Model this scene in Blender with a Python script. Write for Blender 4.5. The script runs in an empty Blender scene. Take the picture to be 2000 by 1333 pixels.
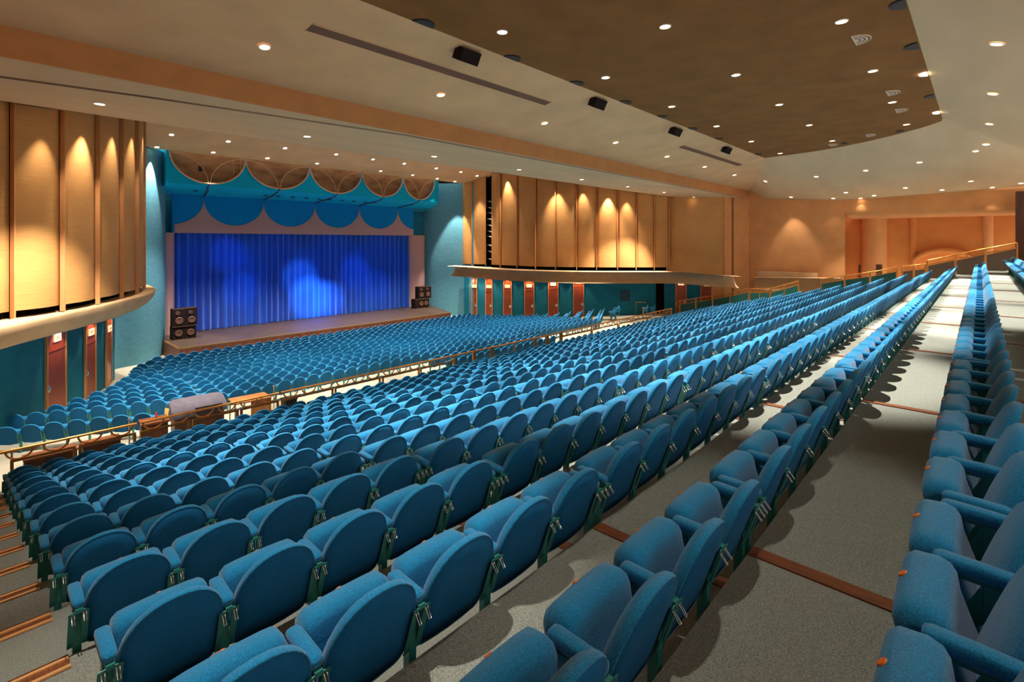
import bpy, math, random
import numpy as np
from mathutils import Vector, Matrix
random.seed(7)
SC = bpy.context.scene
COL = SC.collection
ZC = 6.6                      # camera height above the lowest floor; all heights below are written relative to the camera
F, Y0, TH = 980.7482, 473.0983, 0.7504
CT, ST = math.cos(TH), math.sin(TH)
pi = math.pi

# ------------------------------------------------------------------ materials
def nmat(name):
    m = bpy.data.materials.new(name); m.use_nodes = True
    nt = m.node_tree
    return m, nt, nt.nodes['Principled BSDF']

def mat(name, col, rough=.6, metal=0., var=0., scale=8., bump=0., bscale=60., stretch=(1, 1, 1), sheen=0., spec=.5, col2=None, coords='Object', detail=4.):
    m, nt, b = nmat(name)
    b.inputs['Base Color'].default_value = (*col, 1); b.inputs['Roughness'].default_value = rough
    b.inputs['Metallic'].default_value = metal; b.inputs['Specular IOR Level'].default_value = spec
    if sheen:
        b.inputs['Sheen Weight'].default_value = sheen
    if var or bump or col2:
        tc = nt.nodes.new('ShaderNodeTexCoord'); mp = nt.nodes.new('ShaderNodeMapping')
        mp.inputs['Scale'].default_value = stretch
        nt.links.new(tc.outputs[coords], mp.inputs['Vector'])
    if var or col2:
        n = nt.nodes.new('ShaderNodeTexNoise'); n.inputs['Scale'].default_value = scale; n.inputs['Detail'].default_value = detail
        nt.links.new(mp.outputs[0], n.inputs['Vector'])
        r = nt.nodes.new('ShaderNodeValToRGB')
        c2 = col2 or tuple(min(1, c * (1 + var)) for c in col)
        c1 = tuple(c * (1 - var) for c in col)
        r.color_ramp.elements[0].color = (*c1, 1); r.color_ramp.elements[1].color = (*c2, 1)
        r.color_ramp.elements[0].position = .3; r.color_ramp.elements[1].position = .7
        nt.links.new(n.outputs['Fac'], r.inputs['Fac']); nt.links.new(r.outputs['Color'], b.inputs['Base Color'])
    if bump:
        n2 = nt.nodes.new('ShaderNodeTexNoise'); n2.inputs['Scale'].default_value = bscale; n2.inputs['Detail'].default_value = 3
        nt.links.new(mp.outputs[0], n2.inputs['Vector'])
        bp = nt.nodes.new('ShaderNodeBump'); bp.inputs['Strength'].default_value = bump; bp.inputs['Distance'].default_value = .01
        nt.links.new(n2.outputs['Fac'], bp.inputs['Height']); nt.links.new(bp.outputs[0], b.inputs['Normal'])
    return m

def emit(name, col, strength):
    m, nt, b = nmat(name)
    b.inputs['Base Color'].default_value = (*col, 1)
    b.inputs['Emission Color'].default_value = (*col, 1); b.inputs['Emission Strength'].default_value = strength
    return m

M = {}
M['fabric'] = mat('seat_fabric', (.004, .178, .400), .9, var=.32, scale=150, bump=.35, bscale=220, sheen=.25, spec=.2, detail=2)
M['panel'] = mat('seat_back_shell', (.001, .108, .290), .75, var=.12, scale=60, spec=.25)
M['metal'] = mat('teal_enamel', (.012, .17, .165), .45, spec=.5)
M['steel'] = mat('bright_steel', (.7, .72, .74), .25, metal=1.)
M['tag'] = mat('orange_tag', (.75, .17, .01), .4, var=.25, scale=40)
M['rubber'] = mat('black_rubber', (.01, .01, .012), .7)
M['carpet'] = mat('grey_carpet', (.15, .168, .155), .95, scale=130, bump=.5, bscale=180, col2=(.33, .36, .335), spec=.1, detail=3)
M['tan_floor'] = mat('pale_floor', (.44, .41, .32), .6, var=.12, scale=1.5)
M['strip'] = mat('brown_wood_strip', (.17, .05, .014), .55, var=.4, scale=6, stretch=(12, 1, 12))
M['brass'] = mat('copper_brass', (.85, .36, .09), .3, metal=.85, var=.12, scale=3)
M['nosing'] = mat('brass_nosing', (1., .60, .27), .4, metal=.55)
M['brown_ceil'] = mat('brown_plaster', (.22, .105, .036), .9, var=.12, scale=1.2, spec=.1)
M['cream'] = mat('cream_plaster', (.70, .455, .25), .9, var=.08, scale=.8, spec=.1, bump=.1, bscale=8)
M['cream2'] = mat('grey_cream_plaster', (.66, .50, .31), .9, var=.08, scale=.8, spec=.1, stretch=(.3, 1, 1))
M['tanwall'] = mat('peach_plaster', (.70, .335, .135), .9, var=.07, scale=1.2, spec=.1)
M['peach2'] = mat('orange_plaster', (.66, .25, .075), .9, var=.08, scale=1.2, spec=.1)
M['beam'] = mat('orange_beam', (.62, .29, .115), .9, var=.08, scale=1.5, spec=.1)
M['ledge'] = mat('ledge_plaster', (.70, .47, .27), .85, var=.08, scale=1.5, spec=.1)
M['teal'] = mat('teal_wall', (.010, .17, .27), .8, var=.12, scale=1.5, spec=.2)
M['bluewall'] = mat('light_blue_wall', (.10, .29, .39), .85, var=.1, scale=3, spec=.15, stretch=(1, 1, 3))
M['cyan'] = mat('bright_blue_soffit', (.0, .40, .68), .85, spec=.15, var=.04, scale=2)
M['lintel'] = mat('blue_lintel', (.0, .24, .60), .85, spec=.15, var=.04, scale=2)
M['pink'] = mat('pink_plaster', (.52, .30, .29), .9, spec=.1)
M['pinkrim'] = mat('pink_rim', (.72, .42, .28), .7)
M['recess'] = mat('brown_recess', (.22, .115, .055), .9, col2=(.42, .23, .12), scale=1.1, spec=.1, stretch=(1, 1, 2.5))
M['stage_top'] = mat('worn_stage_boards', (.022, .013, .010), .45, col2=(.085, .052, .036), scale=2.2, stretch=(.6, 6, 1), detail=8)
M['stage_front'] = mat('red_wood_fascia', (.20, .045, .016), .5, col2=(.36, .11, .045), scale=3, stretch=(2.6, 1, .35))
M['door'] = mat('red_mahogany', (.33, .055, .014), .32, var=.35, scale=3.5, stretch=(6, 6, .5))
M['curtain'] = mat('blue_velvet', (.012, .10, .55), .8, sheen=.3, spec=.15)
M['black'] = mat('matt_black', (.012, .010, .012), .6)
M['spk'] = mat('speaker_cabinet', (.016, .009, .008), .8, spec=.15)
M['cone'] = mat('speaker_cone', (.16, .07, .045), .5)
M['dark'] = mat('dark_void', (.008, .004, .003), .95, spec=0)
M['grille'] = mat('brown_grille', (.16, .075, .045), .8)
M['whitegrille'] = mat('cream_grille', (.75, .60, .45), .6)
M['white'] = mat('off_white_trim', (.85, .75, .62), .5)
M['greenpanel'] = mat('teal_rail_panel', (.010, .115, .10), .5)
M['greypanel'] = mat('grey_rail_panel', (.16, .105, .075), .6)
M['darkwood'] = mat('dark_wood', (.075, .020, .007), .5, var=.3, scale=2, stretch=(4, 4, .5))
M['desk'] = mat('desk_wood', (.42, .17, .055), .45, var=.3, scale=3, stretch=(8, 1, 1))
M['cover'] = mat('grey_cover', (.085, .075, .105), .9, var=.2, scale=6, bump=.4, bscale=12)
M['yellow'] = mat('yellow_cable', (.75, .5, .15), .6)
M['red'] = mat('red_plastic', (.5, .04, .03), .5)
M['purple'] = mat('purple_strap', (.07, .05, .16), .6)
M['wire'] = mat('tan_wire', (.62, .40, .22), .6)
M['darkblue'] = mat('dark_blue_panel', (.006, .045, .09), .7)
M['lens'] = emit('lamp_glow', (1., .78, .52), 22.)
M['bluelens'] = emit('blue_lamp_glow', (.12, .22, 1.), 16.)
M['sign'] = emit('lit_sign', (1., .62, .36), 1.1)
M['greensign'] = emit('lit_yellow_sign', (.85, .75, .18), .55)
M['signred'] = mat('sign_letters', (.30, .03, .01), .5)

# woven wood panels: fine horizontal weave
def weave():
    m, nt, b = nmat('woven_panel')
    tc = nt.nodes.new('ShaderNodeTexCoord'); mp = nt.nodes.new('ShaderNodeMapping')
    mp.inputs['Scale'].default_value = (.5, .5, 26)
    n = nt.nodes.new('ShaderNodeTexNoise'); n.inputs['Scale'].default_value = 3.0; n.inputs['Detail'].default_value = 6
    n2 = nt.nodes.new('ShaderNodeTexNoise'); n2.inputs['Scale'].default_value = .45; n2.inputs['Detail'].default_value = 3
    nt.links.new(tc.outputs['Object'], mp.inputs[0]); nt.links.new(mp.outputs[0], n.inputs[0]); nt.links.new(tc.outputs['Object'], n2.inputs[0])
    mx = nt.nodes.new('ShaderNodeMath'); mx.operation = 'ADD'
    nt.links.new(n.outputs['Fac'], mx.inputs[0]); nt.links.new(n2.outputs['Fac'], mx.inputs[1])
    r = nt.nodes.new('ShaderNodeValToRGB')
    r.color_ramp.elements[0].position = .3; r.color_ramp.elements[1].position = .7
    r.color_ramp.elements[0].color = (.46, .215, .065, 1); r.color_ramp.elements[1].color = (.72, .385, .135, 1)
    hf = nt.nodes.new('ShaderNodeMath'); hf.operation = 'MULTIPLY'; hf.inputs[1].default_value = .5
    nt.links.new(mx.outputs[0], hf.inputs[0]); nt.links.new(hf.outputs[0], r.inputs[0]); nt.links.new(r.outputs[0], b.inputs['Base Color'])
    b.inputs['Roughness'].default_value = .62; b.inputs['Specular IOR Level'].default_value = .25
    return m
M['weave'] = weave()

# ------------------------------------------------------------------ mesh builder
class MB:
    def __init__(s): s.v = []; s.f = []; s.m = []; s.smooth = []
    def add(s, vs, fs, mi=0, sm=False):
        b = len(s.v); s.v += [tuple(map(float, v)) for v in vs]
        for f in fs: s.f.append(tuple(b + i for i in f)); s.m.append(mi); s.smooth.append(sm)
        return s
    def box(s, c, d, rz=0., mi=0, tilt=0.):
        x, y, z = [q / 2 for q in d]; vs = []
        for dx, dy, dz in ((-x, -y, -z), (x, -y, -z), (x, y, -z), (-x, y, -z), (-x, -y, z), (x, -y, z), (x, y, z), (-x, y, z)):
            if tilt: dy, dz = dy * math.cos(tilt) - dz * math.sin(tilt), dy * math.sin(tilt) + dz * math.cos(tilt)
            if rz: dx, dy = dx * math.cos(rz) - dy * math.sin(rz), dx * math.sin(rz) + dy * math.cos(rz)
            vs.append((c[0] + dx, c[1] + dy, c[2] + dz))
        return s.add(vs, [(3, 2, 1, 0), (4, 5, 6, 7), (0, 1, 5, 4), (1, 2, 6, 5), (2, 3, 7, 6), (3, 0, 4, 7)], mi)
    def bx(s, a, b, mi=0):
        return s.box([(p + q) / 2 for p, q in zip(a, b)], [abs(q - p) for p, q in zip(a, b)], 0, mi)
    def quad(s, *p, mi=0): return s.add(p, [tuple(range(len(p)))], mi)
    def grid(s, rows, mi=0, sm=True, closed=False):
        n = len(rows[0]); vs = [p for r in rows for p in r]; fs = []
        for i in range(len(rows) - 1):
            for j in range(n if closed else n - 1):
                k = (j + 1) % n
                fs.append((i * n + j, i * n + k, (i + 1) * n + k, (i + 1) * n + j))
        return s.add(vs, fs, mi, sm)
    def tube(s, path, r, n=8, mi=0, caps=True, sm=True):
        P = [Vector(p) for p in path]; rings = []; up = None
        for i, p in enumerate(P):
            t = (P[min(i + 1, len(P) - 1)] - P[max(i - 1, 0)]).normalized()
            if up is None:
                up = Vector((0, 0, 1)) if abs(t.z) < .9 else Vector((0, 1, 0))
            a = t.cross(up).normalized(); up = a.cross(t).normalized()
            rr = r[i] if isinstance(r, (list, tuple)) else r
            rings.append([tuple(p + a * (rr * math.cos(2 * pi * k / n)) + up * (rr * math.sin(2 * pi * k / n))) for k in range(n)])
        s.grid(rings, mi, sm, True)
        if caps:
            s.add(rings[0], [tuple(range(n))], mi); s.add(rings[-1], [tuple(reversed(range(n)))], mi)
        return s
    def lathe(s, prof, c, n=16, mi=0, sm=True, axis='z'):
        rings = []
        for r, z in prof:
            ring = []
            for k in range(n):
                a = 2 * pi * k / n; x, y = r * math.cos(a), r * math.sin(a)
                q = (x, y, z) if axis == 'z' else (x, z, y)
                ring.append((c[0] + q[0], c[1] + q[1], c[2] + q[2]))
            rings.append(ring)
        s.grid(rings, mi, sm, True)
        s.add(rings[0], [tuple(reversed(range(n)))], mi); s.add(rings[-1], [tuple(range(n))], mi)
        return s
    def prism(s, poly, h0, h1, ax='z', mi=0):
        n = len(poly)
        g = (lambda p, h: (p[0], p[1], h)) if ax == 'z' else ((lambda p, h: (p[0], h, p[1])) if ax == 'y' else (lambda p, h: (h, p[0], p[1])))
        vs = [g(p, h0) for p in poly] + [g(p, h1) for p in poly]
        fs = [tuple(reversed(range(n))), tuple(range(n, 2 * n))] + [(i, (i + 1) % n, n + (i + 1) % n, n + i) for i in range(n)]
        return s.add(vs, fs, mi)
    def mesh(s, name, mats, off=(0, 0, 0)):
        me = bpy.data.meshes.new(name)
        v = [(a - off[0], b - off[1], c - off[2]) for a, b, c in s.v]
        me.from_pydata(v, [], s.f)
        for m in (mats if isinstance(mats, (list, tuple)) else [mats]): me.materials.append(M[m])
        me.polygons.foreach_set('material_index', s.m); me.polygons.foreach_set('use_smooth', s.smooth)
        me.update(); return me

def link(name, me, parent=None, loc=(0, 0, 0)):
    o = bpy.data.objects.new(name, me); COL.objects.link(o)
    if parent: o.parent = parent
    o.location = loc
    return o

def struct(name, mb, mats, parent=None):
    o = link(name, mb.mesh(name, mats, (0, 0, -ZC) if parent is None else (0, 0, 0)), parent)
    if parent is None: o['kind'] = 'structure'
    return o

def thing(name, label, cat, org, group=None, rz=0.):
    o = bpy.data.objects.new(name, None); COL.objects.link(o)
    o.empty_display_size = .2
    o.location = (org[0], org[1], org[2] + ZC); o.rotation_euler = (0, 0, rz)
    o['label'] = label; o['category'] = cat
    if group: o['group'] = group
    o_org[o.name] = org
    return o
o_org = {}

def part(name, mb, mats, parent, off=None, label=None):
    """mesh written in relative world coordinates (off = the parent's origin) or in the parent's own coordinates (off = zero)"""
    o = link(name, mb.mesh(name, mats, off if off is not None else (0, 0, 0)), parent)
    if label: o['label'] = label
    return o

def solo(name, mb, mats, label, cat, org, group=None, rz=0.):
    """a thing that is one mesh, written round its own origin"""
    o = link(name, mb.mesh(name, mats), None, (org[0], org[1], org[2] + ZC)); o.rotation_euler = (0, 0, rz)
    o['label'] = label; o['category'] = cat
    if group: o['group'] = group
    return o

UNITS = 'zero one two three four five six seven eight nine ten eleven twelve thirteen fourteen fifteen sixteen seventeen eighteen nineteen'.split()
ORD = 'zeroth first second third fourth fifth sixth seventh eighth ninth tenth eleventh twelfth thirteenth fourteenth fifteenth sixteenth seventeenth eighteenth nineteenth'.split()
TENS = {2: ('twenty', 'twentieth'), 3: ('thirty', 'thirtieth'), 4: ('forty', 'fortieth'), 5: ('fifty', 'fiftieth'), 6: ('sixty', 'sixtieth'), 7: ('seventy', 'seventieth')}
def ordn(n):
    if n < 20: return ORD[n]
    t, u = divmod(n, 10)
    return TENS[t][1] if u == 0 else TENS[t][0] + '-' + ORD[u]

def proj(x, y, z):
    d = CT * x + ST * y; l = ST * x - CT * y
    if d < .05: return None
    return 1000 + F * l / d, Y0 - F * z / d, d

# ------------------------------------------------------------------ camera
cam = bpy.data.cameras.new('camera'); co = bpy.data.objects.new('camera', cam); COL.objects.link(co)
cam.sensor_fit = 'HORIZONTAL'; cam.sensor_width = 36; cam.lens = F / 2000 * 36
cam.shift_y = -(666.5 - Y0) / 2000; cam.clip_start = .05; cam.clip_end = 300
co.location = (0, 0, ZC); co.rotation_euler = (pi / 2, 0, -(pi / 2 - TH))
SC.camera = co
SC.view_settings.view_transform = 'Standard'; SC.view_settings.look = 'None'
SC.view_settings.gamma = 1; SC.view_settings.use_curve_mapping = False
SC.view_settings.exposure = 0.0

# ------------------------------------------------------------------ floors
TAG0, DY, DZ, FZ0 = .2033, 1.0983, .2724, -1.8634
tagY = lambda k: TAG0 + DY * (k - 1)
floorZ = lambda k: FZ0 - DZ * (k - 1)
XL, XR = -1.9, 41.5
RIS = .285      # the riser stands right behind a seat's feet
fl = MB()
for k in range(-2, 16):
    y0 = tagY(k) - RIS; y1 = tagY(k + 1) - RIS if k < 15 else 16.28
    z = floorZ(k)
    fl.quad((XL, y0, z), (XR, y0, z), (XR, y1, z), (XL, y1, z))
    zn = floorZ(k + 1) if k < 15 else -5.9
    fl.quad((XL, y1, zn), (XL, y1, z), (XR, y1, z), (XR, y1, zn))
struct('floor', fl, 'carpet')
ofz = lambda y: -5.9 if y < 18.8 else (-5.9 - (y - 18.8) * .0575 if y < 30.2 else -6.556)
fo = MB()
ys = [16.28, 18.8, 30.2, 37]
for a, b in zip(ys[:-1], ys[1:]):
    fo.quad((XL, a, ofz(a)), (XR, a, ofz(a)), (XR, b, ofz(b)), (XL, b, ofz(b)))
struct('floor_orchestra', fo, 'tan_floor')
JX = [3.194 + 3.9229 * b for b in range(9)]
tr = MB()
for k in range(0, 15):
    y0 = tagY(k) - RIS; y1 = tagY(k + 1) - RIS; z = floorZ(k)
    for x in JX:
        tr.bx((x - .05, y0 + .01, z), (x + .05, y1 - .01, z + .010))
struct('trim_1', tr, 'strip')
tn = MB()
for k in range(-1, 15):
    y1 = tagY(k + 1) - RIS; z = floorZ(k)
    tn.bx((XL, y1 - .13, z), (.42, y1, z + .003), 1)
    for dy in (-.035, -.125):
        tn.bx((XL, y1 + dy, z), (.42, y1 + dy + .024, z + .014), 0)
    tn.bx((XL, y1, z - .04), (.42, y1 + .008, z + .012), 1)
struct('trim_2', tn, ['nosing', 'strip'])

# ------------------------------------------------------------------ theatre seats
PITCH = .54
LY, LZ = -.19 / .591, .56 / .591        # lean of the back: up along the back in (y, z)
NY, NZ = .947, .321                     # forward normal
B0 = (-.212, .255)
def backpt(x, w, d): return (x, B0[0] + w * LY + d * NY, B0[1] + w * LZ + d * NZ)
def outline(n_arch=17, a=.245, w0=.29, b=.30, e=2.25):
    pts = []
    for i in range(n_arch):
        t = pi * i / (n_arch - 1); c, s_ = math.cos(t), math.sin(t)
        pts.append((a * math.copysign(abs(c) ** (2 / e), c), w0 + b * abs(s_) ** (2 / e)))
    r = .07
    pts += [(-a + .006, .16), (-a + .012, r)]
    for i in range(1, 4):
        t = pi + pi / 2 * i / 4; pts.append((-a + .012 + r + r * math.cos(t), r + r * math.sin(t)))
    pts += [(-.09, -.008), (0, -.012), (.09, -.008)]
    for i in range(1, 4):
        t = 1.5 * pi + pi / 2 * i / 4; pts.append((a - .012 - r + r * math.cos(t), r + r * math.sin(t)))
    pts += [(a - .012, r), (a - .006, .16)]
    return pts
def scaled(o, s_, d, bulge=0): return [backpt(x * s_, .30 + (w - .30) * s_, d) for x, w in o]
def back_mb(n=17):
    o = outline(n); mb = MB()
    loops = [scaled(o, .970, -.003), scaled(o, .988, -.008), scaled(o, 1., -.001), scaled(o, 1., .014), scaled(o, .965, .036), scaled(o, .85, .058), scaled(o, .5, .074), scaled(o, .05, .079)]
    mb.grid(loops, 0, True, True); mb.add(loops[-1], [tuple(reversed(range(len(o))))], 0, True)
    return mb
def shell_mb(n=17):
    o = outline(n); mb = MB()
    loops = [scaled(o, .972, .004), scaled(o, .970, -.005), scaled(o, .6, -.013), scaled(o, .05, -.015)]
    mb.grid(loops[::-1], 0, True, True); mb.add(loops[-1], [tuple(range(len(o)))], 0, True)
    return mb
CUSH = [(.022, .580), (.018, .612), (-.012, .642), (-.085, .650), (-.122, .637), (-.140, .607), (-.150, .545), (-.175, .470), (-.200, .400), (-.205, .365), (-.185, .345), (-.115, .365), (-.045, .425), (.004, .510)]
def cush_mb(hw=.232):
    mb = MB(); rings = []
    cy = sum(p[0] for p in CUSH) / len(CUSH); cz = sum(p[1] for p in CUSH) / len(CUSH)
    for x, s_, dz in ((-hw, .72, -.014), (-hw + .010, .90, -.006), (-hw + .035, .985, 0), (-hw + .09, 1, .003), (0, 1.01, .005), (hw - .09, 1, .003), (hw - .035, .985, 0), (hw - .010, .90, -.006), (hw, .72, -.014)):
        rings.append([(x, cy + (y - cy) * s_, cz + (z - cz) * s_ + dz) for y, z in CUSH])
    mb.grid(rings[::-1], 0, True, True)
    mb.add(rings[0], [tuple(range(len(CUSH)))], 0, True); mb.add(rings[-1], [tuple(reversed(range(len(CUSH))))], 0, True)
    return mb
def tag_mb():
    mb = MB(); n = 14; r = .0165
    ring = lambda rr, h: [(rr * math.cos(2 * pi * k / n), .006 + h * .70 - .71 * rr * math.sin(2 * pi * k / n), .632 + rr * math.sin(2 * pi * k / n) * .70 + h * .71) for k in range(n)]
    a, b = ring(r, 0.), ring(r * .9, .005)
    mb.grid([a, b], 0, True, True); mb.add(b, [tuple(range(n))])
    return mb
def arm_mb(x):
    mb = MB(); rings = []
    for y, w, h in ((-.065, .018, .012), (-.072, .030, .022), (-.092, .035, .028), (-.20, .035, .029), (-.295, .034, .028), (-.318, .028, .02), (-.325, .014, .01)):
        zc = .607 - (y + .065) * -.03
        ring = []
        for k in range(12):
            t = 2 * pi * k / 12; c, s_ = math.cos(t), math.sin(t)
            ring.append((x + w * math.copysign(abs(c) ** .5, c), y, zc + h * math.copysign(abs(s_) ** .5, s_)))
        rings.append(ring)
    mb.grid(rings, 0, True, True)
    mb.add(rings[0], [tuple(range(12))]); mb.add(rings[-1], [tuple(reversed(range(12)))])
    return mb
def side_mb(x):
    mb = MB()
    mb.prism([(-.255, 0), (-.205, 0), (-.215, .565), (-.265, .565)], x - .022, x + .022, 'x')         # upright
    mb.prism([(-.245, .45), (-.135, .315), (-.108, .337), (-.215, .565), (-.245, .565)], x - .008, x + .008, 'x')   # slanted seat arm
    mb.prism([(-.34, .555), (-.10, .560), (-.10, .582), (-.34, .577)], x - .018, x + .018, 'x')      # arm carrier
    mb.box((x, -.23, .006), (.075, .14, .012))
    for sx in (-1, 1):                                                                             # wing plates holding the back
        xs = x + sx * .032
        a = [backpt(xs - sx * .014, .05, -.020), backpt(xs + sx * .020, .05, -.024), backpt(xs + sx * .020, .335, -.024), backpt(xs - sx * .014, .335, -.020)]
        b = [backpt(xs - sx * .014, .05, -.014), backpt(xs + sx * .020, .05, -.018), backpt(xs + sx * .020, .335, -.018), backpt(xs - sx * .014, .335, -.014)]
        mb.grid([a, b], 0, False, True); mb.add(a, [(0, 1, 2, 3)] if sx > 0 else [(3, 2, 1, 0)]); mb.add(b, [(3, 2, 1, 0)] if sx > 0 else [(0, 1, 2, 3)])
    return mb
def bracket_mb(x):
    mb = MB()
    for sx in (-.030, .030):
        p = [(x + sx - .007, -.335, .548), (x + sx - .007, -.368, .505), (x + sx + .007, -.368, .505), (x + sx + .007, -.335, .548)]
        mb.tube(p, .0030, 5)
        mb.tube([(x + sx, -.30, .545), (x + sx, -.345, .56)], .0035, 5)
    return mb
HX = PITCH / 2
PM = {n: f.mesh(n, m) for n, f, m in (('backrest', back_mb(), 'fabric'), ('back_panel', shell_mb(), 'panel'), ('seat_cushion', cush_mb(), 'fabric'), ('number_tag', tag_mb(), 'tag'),
      ('armrest', arm_mb(-HX), 'fabric'), ('side_frame', side_mb(-HX), 'metal'), ('bracket', bracket_mb(-HX), 'steel'),
      ('armrest_end', arm_mb(HX), 'fabric'), ('side_frame_end', side_mb(HX), 'metal'), ('bracket_end', bracket_mb(HX), 'steel'))}

# low detail set for the far seats: one array tiled
def stuff_unit(right):
    mb = MB(); o = outline(9)
    keep = [p for i, p in enumerate(o) if i < 9 or i in (10, 12, 15, 18, 20)]
    L = [scaled(keep, .955, -.004), scaled(keep, 1., -.006), scaled(keep, 1., .03), scaled(keep, .8, .07), scaled(keep, .05, .085)]
    mb.grid(L, 0, True, True)
    S = [scaled(keep, .955, -.004), scaled(keep, .5, -.015), scaled(keep, .03, -.018)]
    mb.grid(S[::-1], 1, True, True)
    C = [CUSH[i] for i in (0, 1, 3, 4, 6, 8, 10, 12)]
    rings = []
    cy = sum(p[0] for p in C) / 8; cz = sum(p[1] for p in C) / 8
    for x, s_ in ((-.232, .75), (-.20, .98), (0, 1), (.20, .98), (.232, .75)):
        rings.append([(x, cy + (y - cy) * s_, cz + (z - cz) * s_) for y, z in C])
    mb.grid(rings[::-1], 0, True, True); mb.add(rings[0], [tuple(range(8))]); mb.add(rings[-1], [tuple(reversed(range(8)))])
    for x in ((-HX, HX) if right else (-HX,)):
        mb.box((x, -.195, .607), (.066, .25, .056), 0, 0)
        mb.prism([(-.255, 0), (-.205, 0), (-.215, .565), (-.265, .565)], x - .022, x + .022, 'x', 2)
        mb.prism([(-.245, .45), (-.135, .315), (-.108, .337), (-.215, .565), (-.245, .565)], x - .008, x + .008, 'x', 2)
        for sx in (-1, 1):
            xs = x + sx * .040
            mb.quad(*[backpt(xs - .02, .06, -.022), backpt(xs - .02, .335, -.022), backpt(xs + .012, .335, -.022), backpt(xs + .012, .06, -.022)], mi=2)
    return mb
UNIT = [stuff_unit(False), stuff_unit(True)]

SEATS = []          # x, y, z, rz, right end?, row, number from the aisle
def row_xs():
    xs = [(.465 + .27 + PITCH * i, i == 4) for i in range(5)]
    for b in range(9):
        n = 7 if b < 8 else 5
        xs += [(JX[b] + .082 + .27 + PITCH * i, i == n - 1) for i in range(n)]
    return xs
RX = row_xs()
for k in range(0, 16):
    for i, (x, e) in enumerate(RX):
        SEATS.append((x, tagY(k), floorZ(k), 0., e, k, i + 1))
# orchestra
OL = [6.28, 5.82, 5.5, 5.2, 5.0, 4.8, 4.4, 4.1, 3.73, 3.2, 2.6, 2.0, 1.02]
OR = [27.4, 27.7, 28.0, 28.0, 28.1, 28.4, 29.0, 30.0, 30.6, 31.5, 32.4, 33.3, 34.3]
BEND, CX0, CHW = .58, 17.25, 11.6
def orow(j, xl, xr, yc, tag):
    n = int(round((xr - xl) / PITCH)) + 1
    x = xl; i = 0
    while x <= xr + .05:
        dx = abs(x - CX0) - CHW
        y = yc; rz = 0.; step = PITCH
        if dx > 0:
            y = yc + BEND * dx; rz = math.atan(BEND) * (-1 if x < CX0 else 1); step = PITCH * math.cos(math.atan(BEND))
        SEATS.append((x, y + .40, ofz(y + .2), rz, False, tag, i + 1)); i += 1
        x += step
    s_ = SEATS[-1]; SEATS[-1] = (*s_[:4], True, *s_[5:])
for j in range(13):
    xl = OL[j] + (0 if j % 2 == 0 else 0)
    orow(j, xl, OR[j], 30.17 - .95 * j, 100 + j)
orow(14, .8, 3.65, 16.95, 114)
orow(13, 14.2, 21.7, 17.82, 113)
orow(14, 14.45, 21.7, 16.92, 115)

def visible(s_):
    x, y, z = s_[:3]; best = None
    for dx, dy, dz in ((0, -.40, .75), (0, -.06, .63), (0, -.3, .4), (.2, -.36, .62), (-.2, -.36, .62)):
        p = proj(x + dx, y + dy, z + dz)
        if p and -20 < p[0] < 2015 and -20 < p[1] < 1345:
            best = p[2] if best is None else min(best, p[2])
    return best
cand = sorted([(visible(s_), i) for i, s_ in enumerate(SEATS) if visible(s_)])
near = [i for d, i in cand[:296]]
near_set = set(near)
# numbering of the rows whose aisle end lies outside the frame
first_seen = {}
for i in sorted(near, key=lambda q: SEATS[q][6]):
    first_seen.setdefault(SEATS[i][5], SEATS[i][6])
ROWN = {0: 'row behind the nearest row', 1: 'nearest row of all'}
GROUP = 'theatre seats in the raked rear section'
for i in near:
    x, y, z, rz, e, k, n = SEATS[i]
    rown = ROWN.get(k, ordn(k) + ' row from the camera')
    if k <= 3:
        lab = 'blue folding seat, %s up from the bottom edge, %s' % (ordn(n - first_seen[k] + 1), rown)
    else:
        lab = 'blue folding seat, %s from the stepped left aisle, %s' % (ordn(n), rown)
    r = thing('theatre_seat', lab, 'theatre seat', (x, y, z), GROUP, rz)
    for nm in ('backrest', 'back_panel', 'seat_cushion', 'armrest', 'side_frame'):
        o = link(nm, PM[nm], r)
        if nm == 'seat_cushion': link('number_tag', PM['number_tag'], o)['label'] = 'orange number tag'
        if nm == 'side_frame': link('bracket', PM['bracket'], o)['label'] = 'bright steel bracket'
    if e:
        link('armrest', PM['armrest_end'], r); o = link('side_frame', PM['side_frame_end'], r); link('bracket', PM['bracket_end'], o)['label'] = 'bright steel bracket'
# all other seats
rest = [s_ for i, s_ in enumerate(SEATS) if i not in near_set]
V, FV, FM, LS = [], [], [], []
base = 0
UA = [np.array(u.v) for u in UNIT]
for s_ in rest:
    x, y, z, rz, e = s_[:5]; u = 1 if e else 0
    c, q = math.cos(rz), math.sin(rz); a = UA[u]
    V.append(np.stack([a[:, 0] * c - a[:, 1] * q + x, a[:, 0] * q + a[:, 1] * c + y, a[:, 2] + z + ZC], 1))
    FV += [tuple(base + t for t in f) for f in UNIT[u].f]; FM += UNIT[u].m; LS += UNIT[u].smooth
    base += len(a)
me = bpy.data.meshes.new('theatre_seating'); me.from_pydata(np.concatenate(V).tolist(), [], FV)
for m in ('fabric', 'panel', 'metal'): me.materials.append(M[m])
me.polygons.foreach_set('material_index', FM); me.polygons.foreach_set('use_smooth', LS); me.update()
o = link('theatre_seating', me); o['kind'] = 'stuff'
o['label'] = 'rows of small distant blue theatre seats filling the hall towards the stage'; o['category'] = 'theatre seats'

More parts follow.
